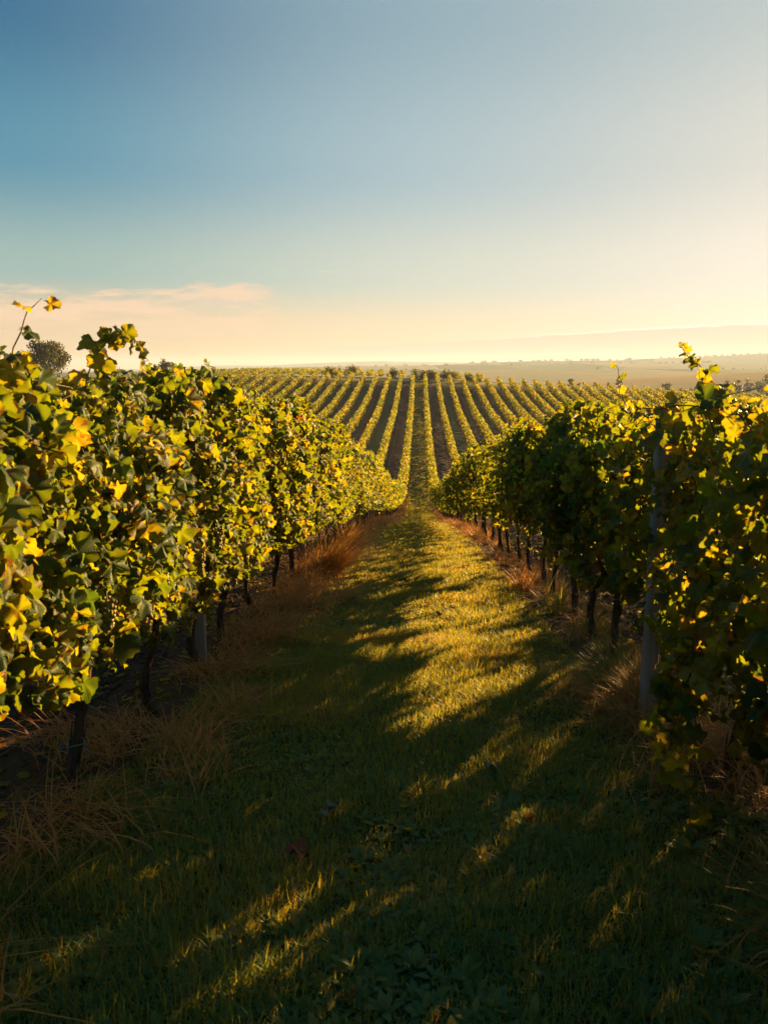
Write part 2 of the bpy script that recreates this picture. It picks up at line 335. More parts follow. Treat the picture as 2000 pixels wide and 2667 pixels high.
# hills: each a long ridge with its own distance, height and depth
F28 = 2073.0
def ridge(sil, D, width, mt, base=-52, nseed=0, rough=1.0):
    xs = np.array([p[0] for p in sil], float); ys = np.array([p[1] for p in sil], float)
    X = (xs-1091)/F28*D; Zt = (952-ys)/F28*D
    x = np.linspace(X[0], X[-1], 260); zt = np.interp(x, X, Zt)
    kk = np.hanning(15); kk /= kk.sum(); zt = np.convolve(np.pad(zt, 7, mode='edge'), kk, 'valid')
    zt = zt + rough*(vnoise(x/D*40, nseed)*D*0.0004 + vnoise(x/D*160, nseed+1)*D*0.0002)
    t = np.linspace(-1, 1, 41)
    X2, T2 = np.meshgrid(x, t)
    prof = np.where(T2 < 0, 1-(-T2)**1.8, 1-T2**2)
    Z = base + (zt[None]-base)*prof + vnoise2(X2/D*14, T2*4, nseed+3)*D*0.001*(1-np.abs(T2))*np.abs(T2)*4*rough
    V = np.stack([X2, D + T2*width, Z], -1).reshape(-1, 3)
    n = 260; i = np.arange(40)[:, None]*n + np.arange(n-1)[None]
    o = link('hills', mesh_np('hills', V, [np.stack([i, i+1, i+n+1, i+n], -1).reshape(-1, 4)], mt, smooth=True)); o['kind'] = 'structure'
    return lambda xw: (np.interp(xw, x, zt))
E1 = 900; f1 = ridge([(900, 1010), (1350, 998), (1500, 990), (1611, 985), (1800, 977), (2000, 967), (2300, 962)], E1, 300, M_hill_field, nseed=1, rough=0.4)
E2 = 1900; f2 = ridge([(-900, 975), (100, 972), (500, 966), (800, 962), (1150, 963.5), (1500, 960), (1800, 961), (2100, 961), (3000, 966)], E2, 600, M_hill_mix, nseed=2, rough=0.5)
E3 = 2900; f3 = ridge([(-1200, 972), (100, 969), (500, 963), (800, 955), (1000, 953), (1150, 950), (1440, 950), (1500, 946), (2000, 944), (3100, 950)], E3, 450, M_hill_mix, nseed=3)
E4 = 4000; f4 = ridge([(-1300, 972), (700, 968), (1000, 958), (1150, 949), (1256, 943.5), (1350, 941), (1450, 939), (1590, 939), (1680, 934), (1830, 930), (1920, 924), (2000, 918), (2300, 910), (3300, 930)], E4, 700, M_hill_wood, nseed=4, rough=0.6)
E5 = 7500; f5 = ridge([(-1500, 972), (0, 967), (300, 964), (500, 955), (620, 949), (700, 955), (750, 947), (840, 947), (870, 941), (1040, 940), (1200, 944), (1600, 944), (2500, 950), (3500, 960)], E5, 1200, M_hill_wood, nseed=5, rough=0.7)

# ------------------------------------------------------------------ leaves
def leaf_template(lod, seed=0):
    r = np.random.default_rng(seed)
    if lod == 0:
        ang = np.array([0, 12, 25, 38, 52, 66, 80, 98, 115, 132, 152, 170]); rad = np.array([.98, .93, .86, .86, .92, .90, .83, .85, .81, .76, .68, .25])
        a = np.concatenate([ang, 360-ang[:0:-1]]); rr = np.concatenate([rad, rad[:0:-1]])*r.uniform(.94, 1.06, 23)
        a2 = np.concatenate([np.linspace(0, 172, 18), np.linspace(188, 360, 18)[:-1]]); rr = np.interp(a2, np.append(a, 360), np.append(rr, rr[0]))
        rr = rr*(1 + np.where(np.arange(35) % 2 == 0, .055, -.055)*r.uniform(.5, 1.3, 35)); a = np.radians(a2 + r.uniform(-1.5, 1.5, 35)); rings = (0.55, 1.0)
    elif lod == 1:
        a = np.radians([0, 26, 52, 80, 110, 150, 210, 250, 280, 308, 334]); rr = np.array([1, .82, .93, .78, .8, .66, .66, .8, .78, .93, .82])*r.uniform(.92, 1.08, 11); rings = (1.0,)
    else:
        a = np.radians([0, 60, 130, 230, 300]); rr = np.array([1.0, .85, .7, .7, .85]); rings = (1.0,)
    n = len(a); fold = r.uniform(.05, .6); cup = r.uniform(-.25, .55); wav = r.uniform(.05, .15); ph = r.uniform(0, 6)
    V = [[0, 0, 0]]
    for q in rings:
        x = np.sin(a)*rr*q; y = np.cos(a)*rr*q
        z = fold*np.abs(x) - cup*(x*x+y*y) + wav*np.sin(a*5+ph)*q*q*2 - 0.25*np.clip(y, 0, 1)**2*cup*2
        V += list(np.stack([x, y, z], -1))
    V = np.array(V); T = [[0, 1+(k+1) % n, 1+k] for k in range(n)]
    Qd = [[1+k, 1+(k+1) % n, 1+n+(k+1) % n, 1+n+k] for k in range(n)] if len(rings) > 1 else []
    return V, np.array(T), np.array(Qd).reshape(-1, 4).astype(int)
TPL = {l: [leaf_template(l, s) for s in range(9)] for l in (0, 1, 2)}
def place_leaves(buf, P, nrm, tip, size, tint, lod, r):
    """P,nrm,tip (n,3); size,tint (n,)"""
    nrm = unit(nrm); tip = unit(tip - (tip*nrm).sum(1, keepdims=True)*nrm); sd = np.cross(tip, nrm)
    which = r.integers(0, 9, len(P))
    for w_ in range(9):
        s = which == w_
        if not s.any(): continue
        V, T, Qd = TPL[lod][w_]; k = len(V); m = int(s.sum())
        sx = r.uniform(.85, 1.12, (m, 1))
        VV = P[s][:, None] + size[s][:, None, None]*(V[None, :, 0:1]*(sd[s]*sx)[:, None] + V[None, :, 1:2]*tip[s][:, None] + V[None, :, 2:3]*nrm[s][:, None])
        off = (np.arange(m)*k)[:, None, None]
        buf.add(VV.reshape(-1, 3), T=(T[None]+off).reshape(-1, 3), Q=(Qd[None]+off).reshape(-1, 4) if len(Qd) else None,
                a=np.repeat(tint[s], k), uv=np.tile(V[:, :2], (m, 1)))
def tints(n, r, yel=0.04, shift=0.0):
    t = np.clip(r.normal(0.36+shift, 0.19, n), 0, 0.8)
    u = r.random(n); t = np.where(u < yel, r.uniform(.74, .9, n), t); t = np.where(u < yel*0.07, r.uniform(.9, 1.0, n), t); return t
def canopy_points(r, n, y0, y1, zb, zt, hw, seed):
    """leaf positions in a hedge-like canopy; ragged in depth, top and bottom"""
    y = r.uniform(y0, y1, n); u = r.random(n)
    top = zt + 0.10*vnoise(y*.17, seed+9) + 0.16*vnoise(y*1.9, seed) + 0.09*vnoise(y*5.3, seed+1); bot = zb + 0.11*vnoise(y*1.7, seed+2) + 0.09*vnoise(y*6, seed+3)
    z = bot + (top-bot)*u**0.92
    env = hw*(0.62 + 0.75*np.sin(np.clip((z-zb+0.25)/(zt-zb+0.35), 0, 1)*math.pi)**0.6)*(1 + 0.38*vnoise2(y*2.6, z*2.9, seed+4))
    side = np.where(r.random(n) < .5, -1.0, 1.0)
    dep = np.where(r.random(n) < .72, r.uniform(.72, 1.08, n), r.uniform(0, .75, n))
    x = side*env*dep + .07*vnoise(y*.45, seed+8)
    # clumps and gaps
    keep = (vnoise2(y*4.3 + side*9, z*4.6, seed+5) + r.uniform(-.6, .6, n)) > -0.42
    return x[keep], y[keep], z[keep], side[keep]
def leaf_dirs(r, n, side, upbias=25):
    az = r.normal(0, 48, n); o = np.stack([side*np.cos(np.radians(az)), np.sin(np.radians(az)), np.zeros(n)], -1)
    ti = np.radians(r.normal(upbias, 30, n))[:, None]
    nrm = o*np.cos(ti) + np.array([0, 0, 1.0])*np.sin(ti)
    tw = np.radians(r.normal(0, 42, n))[:, None]
    dn = np.array([[0, 0, -1.0]]) + 0.35*o; dn = dn - (dn*nrm).sum(1, keepdims=True)*nrm; dn = unit(dn)
    tip = dn*np.cos(tw) + np.cross(nrm, dn)*np.sin(tw)
    return nrm, tip
def shoot(lb, cb, P0, P1, P2, r, lod, s0=0.085, s1=0.03, step=0.065, rad=0.0035):
    """a leafy cane along a quadratic curve"""
    P0, P1, P2 = map(np.asarray, (P0, P1, P2)); L = np.linalg.norm(P1-P0)+np.linalg.norm(P2-P1)
    t = np.linspace(0, 1, 9)[:, None]; P = (1-t)**2*P0 + 2*t*(1-t)*P1 + t*t*P2
    P = P + r.normal(0, 0.006, P.shape)
    tube(cb, P, np.linspace(rad, rad*.45, 9), 5, a=0.5, r=r)
    n = max(3, int(L/step)); tt = np.linspace(0.08, 1.0, n)[:, None]; Q = (1-tt)**2*P0 + 2*tt*(1-tt)*P1 + tt*tt*P2
    sgn = np.where(np.arange(n) % 2 == 0, 1.0, -1.0)
    off = np.stack([r.normal(0, .5, n)+sgn*0.5, sgn*0.6+r.normal(0, .3, n), r.uniform(-.3, .4, n)], -1); off = unit(off)
    ps = np.interp(tt[:, 0], [0, 1], [s0, s1])*r.uniform(.8, 1.15, n)
    base = Q + off*ps[:, None]*0.75
    for q, b in zip(Q, base): tube(cb, [q, (q+b)/2+[0, 0, .004], b], [.0014, .0012, .001], 3, a=0.5, r=r)
    nrm = unit(np.stack([r.normal(0, .7, n), r.normal(0, .7, n), r.uniform(.1, 1, n)], -1)); tip = unit(off + np.array([0, 0, -.7])*r.uniform(.3, 1.2, (n, 1)))
    place_leaves(lb, base, nrm, tip, ps, tints(n, r, .12, .12), lod, r)

def make_trunk(r, h=0.72, lean=None, arm=True):
    b = Buf(); lx, ly = lean if lean else (r.normal(0, .06), r.normal(0, .15))
    n = 15; t = np.linspace(0, 1, n)
    P = np.stack([lx*t + .030*vnoise(t*3.1, r.random()*50), ly*t + .045*vnoise(t*2.7, r.random()*50), -0.06 + (h+.06)*t], -1)
    rad = np.interp(t, [0, .12, .3, .85, 1], [.040, .027, .023, .024, .030])*r.uniform(.85, 1.2)*(1+.12*vnoise(t*7, 3))
    tube(b, P, rad, 11, 0.16, r=r)
    if arm:
        for s in (-1, 1):
            q = np.linspace(0, 1, 7); e = P[-1]
            A = np.stack([e[0]+.01*vnoise(q*4, s), e[1]+s*q*.46, e[2]+.10*np.sqrt(q)+.015*vnoise(q*5, s+3)], -1)
            tube(b, A, np.linspace(.024, .013, 7), 8, .15, r=r)
    # peeling strips of bark
    for _ in range(7):
        k = r.integers(1, n-4); a = r.uniform(0, 6.28); q = P[k:k+4] + np.array([math.cos(a), math.sin(a), 0])*rad[k]*1.05
        q = q + np.linspace(0, .012, 4)[:, None]*np.array([math.cos(a), math.sin(a), 0]); tube(b, q, [.006, .005, .004, .002], 4, a=.5, r=r)
    return b, P[-1]
def grape_cluster(r, n=85, L=0.13):
    b = Buf(); ph = np.array([[0, 0, 1], [0, 0, -1]] + [[math.cos(a)*math.cos(e), math.sin(a)*math.cos(e), math.sin(e)] for e in (-.55, .55) for a in np.arange(5)*1.2566+(e > 0)*.628], float)
    T = []
    lo = list(range(2, 7)); up = list(range(7, 12))
    for k in range(5):
        T += [[0, up[k], up[(k+1) % 5]], [1, lo[(k+1) % 5], lo[k]], [lo[k], lo[(k+1) % 5], up[k]], [up[k], lo[(k+1) % 5], up[(k+1) % 5]]]
    for _ in range(n):
        t = r.random(); w_ = .034*(1-t*.70)*r.uniform(.5, 1); a = r.uniform(0, 6.28)
        b.add(ph*.0105*r.uniform(.85, 1.1) + [w_*math.cos(a), w_*math.sin(a), -t*L], T=T, a=r.random())
    tube(b, [[0, 0, .03], [0, 0, -L*.8]], [.0025, .0015], 4, a=0)
    return b
def make_vine(seed, lod, n=640, zb=0.55, zt=2.0, hw=0.27, shoots=4, smax=0.45, lean=None, extra=None, trunk_h=.72, size=(.047, .015), gap=None, yw=.56):
    """returns an untagged grapevine Empty with trunk, foliage and cane parts at the origin"""
    r = np.random.default_rng(seed); root = empty('grapevine')
    lb, cb = Buf(), Buf()
    x, y, z, sd = canopy_points(r, n, -yw, yw, zb, zt, hw, seed*1.37 % 97)
    if gap is not None:
        k = ~gap(x, y, z) | (r.random(len(x)) < .08); x, y, z, sd = x[k], y[k], z[k], sd[k]
    m_ = len(x); nrm, tip = leaf_dirs(r, m_, sd); s = np.clip(size[0]*np.exp(r.normal(0, .30, m_)), .022, .095)
    if lod == 2: s *= 1.25
    place_leaves(lb, np.stack([x, y, z], -1), nrm, tip, s, tints(m_, r), lod, r)
    for _ in range(shoots):
        y0 = r.uniform(-.5, .5); L = r.uniform(.15, smax); dx, dy_ = r.normal(0, .16), r.normal(0, .2)
        z0 = zt-.12
        shoot(lb, cb, (r.normal(0, .1), y0, z0), (dx*.5, y0+dy_*.4, z0+L*.7), (dx, y0+dy_, z0+L), r, lod, .07, .03)
    for _ in range(3 if lod < 2 else 1):
        s_ = r.choice([-1, 1]); y0 = r.uniform(-.5, .5); z0 = r.uniform(.9, 1.7)
        shoot(lb, cb, (s_*.15, y0, z0), (s_*.42, y0+.05, z0+.06), (s_*.5, y0+r.normal(0, .15), z0-.22), r, lod, .075, .035)
    if lod < 2:   # canes climbing inside the canopy
        for _ in range(7):
            y0 = r.uniform(-.5, .5); q = np.linspace(0, 1, 8)
            P = np.stack([.10*vnoise(q*2, r.random()*40)+r.choice([-1, 1])*.12*q, y0+.16*vnoise(q*2, r.random()*40), trunk_h+.05+q*(zt-trunk_h-.15)], -1)
            tube(cb, P, np.linspace(.0055, .003, 8), 5, a=.5, r=r)
    if extra: extra(lb, cb, r, root)
    tb, tip_ = make_trunk(r, trunk_h, lean)
    link('trunk', tb.mesh('trunk', M_bark, True), root)
    link('foliage', lb.mesh('foliage', M_leaf if lod < 2 else M_leaf_far, lod == 0), root)
    if lod < 2: link('cane', cb.mesh('cane', M_cane), root)
    return root, r

VG = {-1: 'vines in the row left of the grass aisle', 1: 'vines in the row right of the grass aisle', -2: 'vines in the second row to the left', 2: 'vines in the second row to the right'}
def put(root, k, y, rz=0, label=None):
    x_ = row_x(k); root.location = (x_, y, float(gz(x_, y))); root.rotation_euler = (0, 0, rz)
    tag(root, label, 'grapevine', VG[k]); return root

def add_clusters(root, r, pts, bright=True):
    for p in pts:
        o = link('grape_cluster', grape_cluster(r).mesh('grape_cluster', M_grape, True), root, p, r.uniform(0, 6))
def add_tie(root, z, rad=.045, x=0., y=0.):
    b = Buf(); a = np.linspace(0, 6.6, 16); tube(b, np.stack([x+rad*np.cos(a), y+rad*np.sin(a), z+.01*np.sin(a*1.5)], -1), .0025, 4)
    tube(b, [[x+rad, y, z], [x+rad+.03, y-.02, z-.02], [x+rad+.035, y-.03, z-.06]], .002, 4)
    link('tie', b.mesh('tie', M_tie), root)

# near vines, hand-placed from the camera along both rows
LEFT_Y = [0.9, 2.05, 3.1, 4.15, 5.05, 5.9, 7.1, 8.1]
RIGHT_Y = [0.55, 1.5, 2.5, 3.45, 4.35, 5.55, 6.3, 7.05, 8.0, 8.85, 9.8]
lab_l = ['grapevine nearest the camera at the left edge of the picture', 'leafy grapevine at the far left with shoots standing against the sky',
 'grapevine with a leaning trunk tied with turquoise twine, left foreground', 'grapevine with bright yellow grapes beside a slim trunk, left row',
 'grapevine with a dark trunk just before the left grey post', 'grapevine just beyond the grey post in the left row',
 'seventh vine along the left row, trunk showing behind dry brown grass', 'eighth vine along the left row, beside orange dry grass']
lab_r = ['grapevine closest to the camera on the right, mostly out of frame', 'second vine on the right, mostly out of frame', 'third vine on the right, low shaded leaves at the right edge',
 'drooping grapevine at the right edge, leaves hanging to the ground', 'thick-trunked grapevine in long grass with a tall shoot rising above it', 'grapevine with a stout dark trunk just beyond the right grey post',
 'vine with a thin trunk, sixth trunk counted along the right row', 'vine with crooked leaning trunk on the right, backlit grass behind it', 'vine right of the slim leaning trunk pair, right row',
 'vine whose thin trunk leans beside the second right post', 'vine nearest the second grey post of the right row']
def ex_l1(lb, cb, r, root):   # tall loose shoots at the left edge
    shoot(lb, cb, (.1, .35, 1.5), (.12, .45, 1.68), (.2, .6, 1.74), r, 0, .06, .035, .08)
    shoot(lb, cb, (.0, .2, 1.5), (.05, .25, 1.8), (-.05, .3, 1.98), r, 0, .06, .03, .12)
def ex_l2(lb, cb, r, root):
    shoot(lb, cb, (.05, .35, 1.65), (.1, .5, 2.12), (.28, .52, 1.82), r, 0, .065, .04, .05)
    shoot(lb, cb, (.05, -.3, 1.65), (.1, -.35, 1.98), (.16, -.2, 2.03), r, 0, .06, .04, .10)
    add_clusters(root, r, [(.36, -.3, .95), (.36, .1, .80), (.34, .4, .86)])
def ex_l3(lb, cb, r, root): add_clusters(root, r, [(.37, .02, .66), (.34, -.30, .70), (.38, -.16, 1.0), (.36, .3, 1.02)])
def ex_l4(lb, cb, r, root): add_clusters(root, r, [(.36, .1, .86), (.36, -.25, .78)])
def ex_r3(lb, cb, r, root):   # canopy drooping to the ground
    for q in range(4): y0 = r.uniform(-.55, -.15); shoot(lb, cb, (-.2, y0, .9), (-.42, y0-.1, .6), (-.36, y0-.15+r.normal(0, .1), r.uniform(.05, .3)), r, 0, .08, .05, .05)
    add_clusters(root, r, [(-.25, -.1, .75), (-.28, .2, .7), (-.22, .35, .82)])
def ex_r4(lb, cb, r, root):
    shoot(lb, cb, (.0, -.86, 1.66), (-.01, -.45, 1.86), (-.01, .07, 2.05), r, 0, .075, .026, .05, .005)
    shoot(lb, cb, (-.05, -.6, 1.6), (-.1, -.6, 1.78), (-.12, -.55, 1.92), r, 0, .06, .03, .08, .004)
def ex_r5(lb, cb, r, root): shoot(lb, cb, (0, .1, 1.8), (-.02, .1, 1.98), (-.04, .2, 2.08), r, 0, .06, .03, .08, .004)
def ex_r6(lb, cb, r, root):
    for q in range(2): y0 = r.uniform(-.5, .5); shoot(lb, cb, (-.15, y0, .95), (-.32, y0, .85), (-.3, y0, r.uniform(.55, .68)), r, 0, .065, .04, .06)
def hole(y0, z0, ry, rz):
    return lambda x, y, z: ((y-y0-1.19*x)/ry)**2 + ((z-z0-.345*x)/rz)**2 < 1
def post_gap(x, y, z):
    return hole(-.22, .86, .22, .20)(x, y, z) | ((x < 0) & (z > .95) & (np.sin(x*997+z*761+y*311) > -.2)) | ((np.abs(y+.31) < .15) & (x < -.05) & (((z > 1.15) & (z < 1.60)) | ((z > .20) & (z < 1.0))))
def thin_top(x, y, z): return (z > 1.02) & (np.abs(np.sin(y*9)) < .85)
for i_, y_ in enumerate(LEFT_Y):
    kw = dict(n=1650, shoots=4, smax=.30, zb=.66, zt=[1.60, 1.62, 1.64, 1.72, 1.84, 1.87, 1.88, 1.89][i_])
    if i_ == 0: kw.update(extra=ex_l1, shoots=5)
    if i_ == 1: kw.update(shoots=3, smax=.25)
    if i_ == 2: kw.update(extra=ex_l2, lean=(.10, .16), zb=.68)
    if i_ == 3: kw.update(extra=ex_l3, lean=(.03, .06), zb=.62, smax=.42)
    if i_ == 4: kw.update(extra=ex_l4, lean=(.02, .02), zb=.60)
    v, r_ = make_vine(100+i_, 0, **kw); put(v, -1, y_, 0, lab_l[i_])
    if i_ in (2, 3): add_tie(v, .2 if i_ == 2 else .5, .05 if i_ == 2 else .04, .03 if i_ == 2 else .02, .03)
for i_, y_ in enumerate(RIGHT_Y):
    kw = dict(n=1500, shoots=3, smax=.18, zb=.62, zt=1.74)
    if i_ in (0, 1, 2): kw.update(zb=.30, zt=1.58, n=1200)
    if i_ == 3: kw.update(extra=ex_r3, zb=.48, n=1150, zt=1.60, hw=.22, gap=lambda x, y, z: (x < 0) & (z > .9) & (np.sin(x*997+z*761+y*311) > -.2))
    if i_ == 4: kw.update(extra=ex_r4, zb=.62, zt=1.65, n=1200, hw=.22, gap=post_gap, lean=(.05, .12))
    if i_ == 5: kw.update(extra=ex_r5, n=1700, zb=.60, lean=(-.01, .0))
    if i_ > 5: kw.update(zb=.84, zt=1.74, n=1350, extra=ex_r6, lean=[(0, .05), (.02, .15), (.0, -.03), (.03, .14), (-.02, .05)][i_-6])
    v, r_ = make_vine(140+i_, 0, **kw); put(v, 1, y_, 0, lab_r[i_])
    if i_ in (5, 7): add_tie(v, .45, .045)

# repeats further along: shared prototypes, copied
protoA = [make_vine(200+i_, 0, n=1250, zb=.62, zt=1.93, shoots=3, smax=.28)[0] for i_ in range(4)]
protoB = [make_vine(220+i_, 1, n=1080, zb=.62, zt=1.93, shoots=3, smax=.28)[0] for i_ in range(5)]
protoC = [make_vine(240+i_, 2, n=680, zb=.60, zt=1.95, hw=.24, shoots=2, smax=.3, yw=.56)[0] for i_ in range(5)]
protoS = [make_vine(280+i_, 0, n=640, zb=.74, zt=1.93, hw=.22, gap=thin_top, shoots=3, smax=.28)[0] for i_ in range(2)]
protoT = [make_vine(270+i_, 1, n=1500, zb=.55, zt=1.90, hw=.30, shoots=0, smax=.2)[0] for i_ in range(3)]
proto2 = [make_vine(260+i_, 1 if i_ < 3 else 2, n=620, zb=.60, zt=1.52, shoots=1, smax=.15)[0] for i_ in range(4)]
used = set()
def place(protos, k, y, label):
    p = protos[int(rng.integers(len(protos)))]
    if p.name in used: p = copy_tree(p)
    else: used.add(p.name)
    put(p, k, y, math.pi*int(rng.integers(2)), label); p.scale = (1, 1, rng.uniform(.95, 1.06)*(.94 if k == 1 and y < 22 else 1))
    if k in (-2, 2): p['group'] = VG[k]
for side in (-1, 1):
    ys = LEFT_Y if side < 0 else RIGHT_Y; n = len(ys); y = ys[-1]
    while y < 62:
        y += rng.uniform(.93, 1.07); n += 1
        pr = protoS if side > 0 and 10.9 < y < 16.6 else protoA if y < 15 else protoB if y < 30 else protoC
        place(pr, side, y, '%s grapevine from the camera in the row %s of the grass aisle' % (ordinal(n), 'left' if side < 0 else 'right'))
    n = 0; y = 0.3
    while y < 36:
        y += rng.uniform(.95, 1.08); n += 1
        tall = side > 0 and y < 9.5
        place(protoT if tall else proto2, 2*side, y, '%s grapevine from the camera in the second row %s of the aisle' % (ordinal(n), 'left' if side < 0 else 'right'))
for p in protoA+protoB+protoC+proto2+protoS+protoT:
    if p.name not in used:
        for c in list(p.children): bpy.data.objects.remove(c)
        bpy.data.objects.remove(p)

# vine rows beyond: one hedge-like row each
def row_mesh(k, y0, y1, seed, dens=1.0):
    r = np.random.default_rng(seed); lb = Buf(); x0 = row_x(k); y = y0
    while y < y1:
        y2 = min(y+12, y1); ym = (y+y2)/2; d = math.hypot(x0, ym)
        s = 0.075 + 0.0006*d; n = int((y2-y)*dens*min(330, 2.9/(s*s*1.75)))
        px, py, pz, sd = canopy_points(r, n, y, y2, .55, 2.02, .27, seed % 91)
        m_ = len(px); nrm, tip = leaf_dirs(r, m_, sd)
        place_leaves(lb, np.stack([px, py, pz + terr(x0+0*py, py)], -1), nrm, tip, s*r.uniform(.75, 1.25, m_), tints(m_, r, .16, .06), 2, r)
        ns = int((y2-y)*0.8)      # stray shoots
        for _ in range(ns):
            yy = r.uniform(y, y2); q = r.integers(2, 5); hh = np.linspace(1.95, 1.95+r.uniform(.15, .4), q); dxx = r.normal(0, .12)
            P = np.stack([dxx*np.arange(q)/q, yy+np.zeros(q)+r.normal(0, .05, q), hh+float(terr(x0, yy))], -1)
            place_leaves(lb, P, unit(r.normal(0, 1, (q, 3))), unit(r.normal(0, 1, (q, 3))), s*r.uniform(.5, .8, q), tints(q, r, .1), 2, r)
        y = y2
    return lb.mesh('foliage', M_leaf_far)
def row_trunks(k, y0, y1, seed):
    r = np.random.default_rng(seed); b = Buf(); x0 = row_x(k)
    for y in np.arange(y0+.4, y1, 1.0):
        z = float(terr(x0, y)); l = r.normal(0, .06); tube(b, [[0, y, z-.05], [.02, y+l*.5, z+.35], [0, y+l, z+.8]], [.04, .035, .03], 5, r=r)
    return b.mesh('trunk', M_bark)
RMIN, RMAX = -36, 31
for k in list(range(RMIN, 0)) + list(range(1, RMAX+1)):
    a = abs(k); side = 'left' if k < 0 else 'right'
    y0 = 62.6 if a == 1 else 37.2 if a == 2 else -1.0 if a <= 4 else max(8.0, abs(row_x(k))/math.tan(R(34 if k > 0 else 40)) )
    root = empty('vine_row', (row_x(k), 0, 0))
    link('foliage', row_mesh(k, y0, 196.0, 900+k), root)
    if a <= 14: link('trunks', row_trunks(k, y0, 196, 700+k), root)['kind'] = 'stuff'
    tag(root, '%s vine row %s of the grass aisle, running up the far slope' % (ordinal(a), side), 'vine row', 'vine rows on the far slope')
    if -22 <= k <= 6:
        root = empty('vine_row', (row_x(k), 0, 0))
        link('foliage', row_mesh(k, 208.5, 228.0, 300+k, .8), root)
        tag(root, '%s vine row %s of the aisle in the plot beyond the crest path' % (ordinal(a), side), 'vine row', 'vine rows beyond the crest path')

# ------------------------------------------------------------------ posts and wires
def post_mesh(h=1.80, s=.037, seed=0):
    r = np.random.default_rng(seed); b = Buf(); lv = np.linspace(-.15, h, 9); c = s*.25
    ring = np.array([[-s+c, -s], [s-c, -s], [s, -s+c], [s, s-c], [s-c, s], [-s+c, s], [-s, s-c], [-s, -s+c]])
    V = np.concatenate([np.column_stack([ring*(1+r.normal(0, .02))+r.normal(0, .0008, ring.shape), np.full(8, z)]) for z in lv] + [np.column_stack([ring*.8, np.full(8, h+.012)])])
    L = len(lv)+1; i = np.arange(L-1)[:, None]*8; j = np.arange(8)[None]
    Qd = np.stack([i+j, i+(j+1) % 8, i+8+(j+1) % 8, i+8+j], -1).reshape(-1, 4); n = len(V)
    V = np.vstack([V, [0, 0, h+.013]]); b.add(V, Q=Qd, T=[[n-8+q, n-8+(q+1) % 8, n] for q in range(8)]); return b.mesh('post', M_wood)
pm = [post_mesh(seed=s) for s in range(3)]
post_y = [0.35+4.9*i_ for i_ in range(13)]
PLAB = {(-1, 1): 'grey square wooden post standing under the left row beside a dark trunk', (1, 1): 'tall weathered grey wooden post in the near right row, top showing among leaves'}
posts = []
for k in (-1, 1, -2, 2):
    for i_, y in enumerate(post_y):
        if abs(k) == 2 and y > 36: continue
        yy = y + (0.0 if abs(k) == 1 else .8); x_ = row_x(k)
        o = link('trellis_post', pm[i_ % 3], None, (x_ + (.0 if k != 1 else .03), yy, float(gz(x_, yy))), .06*(i_ % 3))
        o.rotation_euler[0] = .01*((i_ % 3)-1)
        if k == 1 and i_ == 1: o.location = (1.24, 4.10, float(gz(1.24, 4.10))); o.scale[2] = .95
        lab = PLAB.get((k, i_)) or '%s grey wooden trellis post from the camera in the %srow %s of the aisle' % (ordinal(i_+1), 'second ' if abs(k) == 2 else '', 'left' if k < 0 else 'right')
        tag(o, lab, 'post', 'trellis posts in the vine rows')
for k in range(-3, 27):
    if k == 0: continue
    x_ = row_x(k); o = link('end_post', pm[k % 3], None, (x_, 196.8, float(terr(x_, 196.8)))); o.scale = (1.9, 1.9, 1.08)
    tag(o, 'pale post closing the crest end of the %s vine row %s of the aisle' % (ordinal(abs(k)), 'left' if k < 0 else 'right'), 'post', 'row end posts along the crest')
for k in (-1, 1):
    for h, nm in ((.74, 'lower fruiting wire'), (1.32, 'middle wire'), (1.80, 'upper wire')):
        b = Buf(); ys = np.arange(-1, 63, .9); x_ = row_x(k)
        sag = np.interp(ys, post_y, np.zeros(13)) - .012*np.abs(np.sin((ys-.35)/4.9*math.pi))
        tube(b, np.stack([np.full(len(ys), x_-.045*np.sign(k)), ys, terr(x_, ys)+h+sag], -1), .0022, 5)
        o = link('trellis_wire', b.mesh('trellis_wire', M_wire)); tag(o, 'thin rusty %s of the row %s of the grass aisle' % (nm, 'left' if k < 0 else 'right'), 'wire', 'trellis wires')

# leaning stake behind the near left vines
b = Buf(); tube(b, [[-3.05, 2.55, float(gz(-3.05, 2.55))-.03], [-2.75, 3.0, float(gz(-2.75, 3.0))+.30], [-2.45, 3.5, float(gz(-2.45, 3.5))+.66]], [.017, .016, .015], 8, .06)
tag(link('leaning_stake', b.mesh('leaning_stake', M_bark, True)), 'dark thin stake leaning over bare soil behind the near left vines', 'stake')

# ------------------------------------------------------------------ grass
def blades(buf, X, Y, H, W, bend, tint, r, segs=2, az=None, lift=0.0):
    n = len(X); Z = gz(X, Y)-.006+lift; az = r.uniform(0, 2*math.pi, n) if az is None else az
    d = np.stack([np.cos(az), np.sin(az)], -1); p = np.stack([-np.sin(az), np.cos(az)], -1)
    rows = []
    for s in range(segs+1):
        t = s/segs; hor = bend*H*t**1.7; ver = H*(t - .35*np.clip(bend, 0, 1.6)*t**2)
        ww = W*(1-t**1.5)*.5
        c = np.stack([X + d[:, 0]*hor, Y + d[:, 1]*hor, Z + ver], -1)
        if s < segs: rows += [c + np.column_stack([p*ww[:, None], np.zeros(n)]), c - np.column_stack([p*ww[:, None], np.zeros(n)])]
        else: rows += [c]
    V = np.stack(rows, 1); k = V.shape[1]; off = (np.arange(n)*k)[:, None]
    Qd = np.concatenate([np.array([[2*s, 2*s+1, 2*s+3, 2*s+2]])+off for s in range(segs-1)]) if segs > 1 else None
    T = np.array([[k-3, k-2, k-1]])+off
    buf.add(V.reshape(-1, 3), T=T, Q=Qd, a=np.repeat(tint, k))
def aisle_field(x, y): return .5+.5*(.6*vnoise2(x*1.7, y*1.4, 21)+.4*vnoise2(x*5.1, y*4.7, 22))
gb = Buf(); r = rng
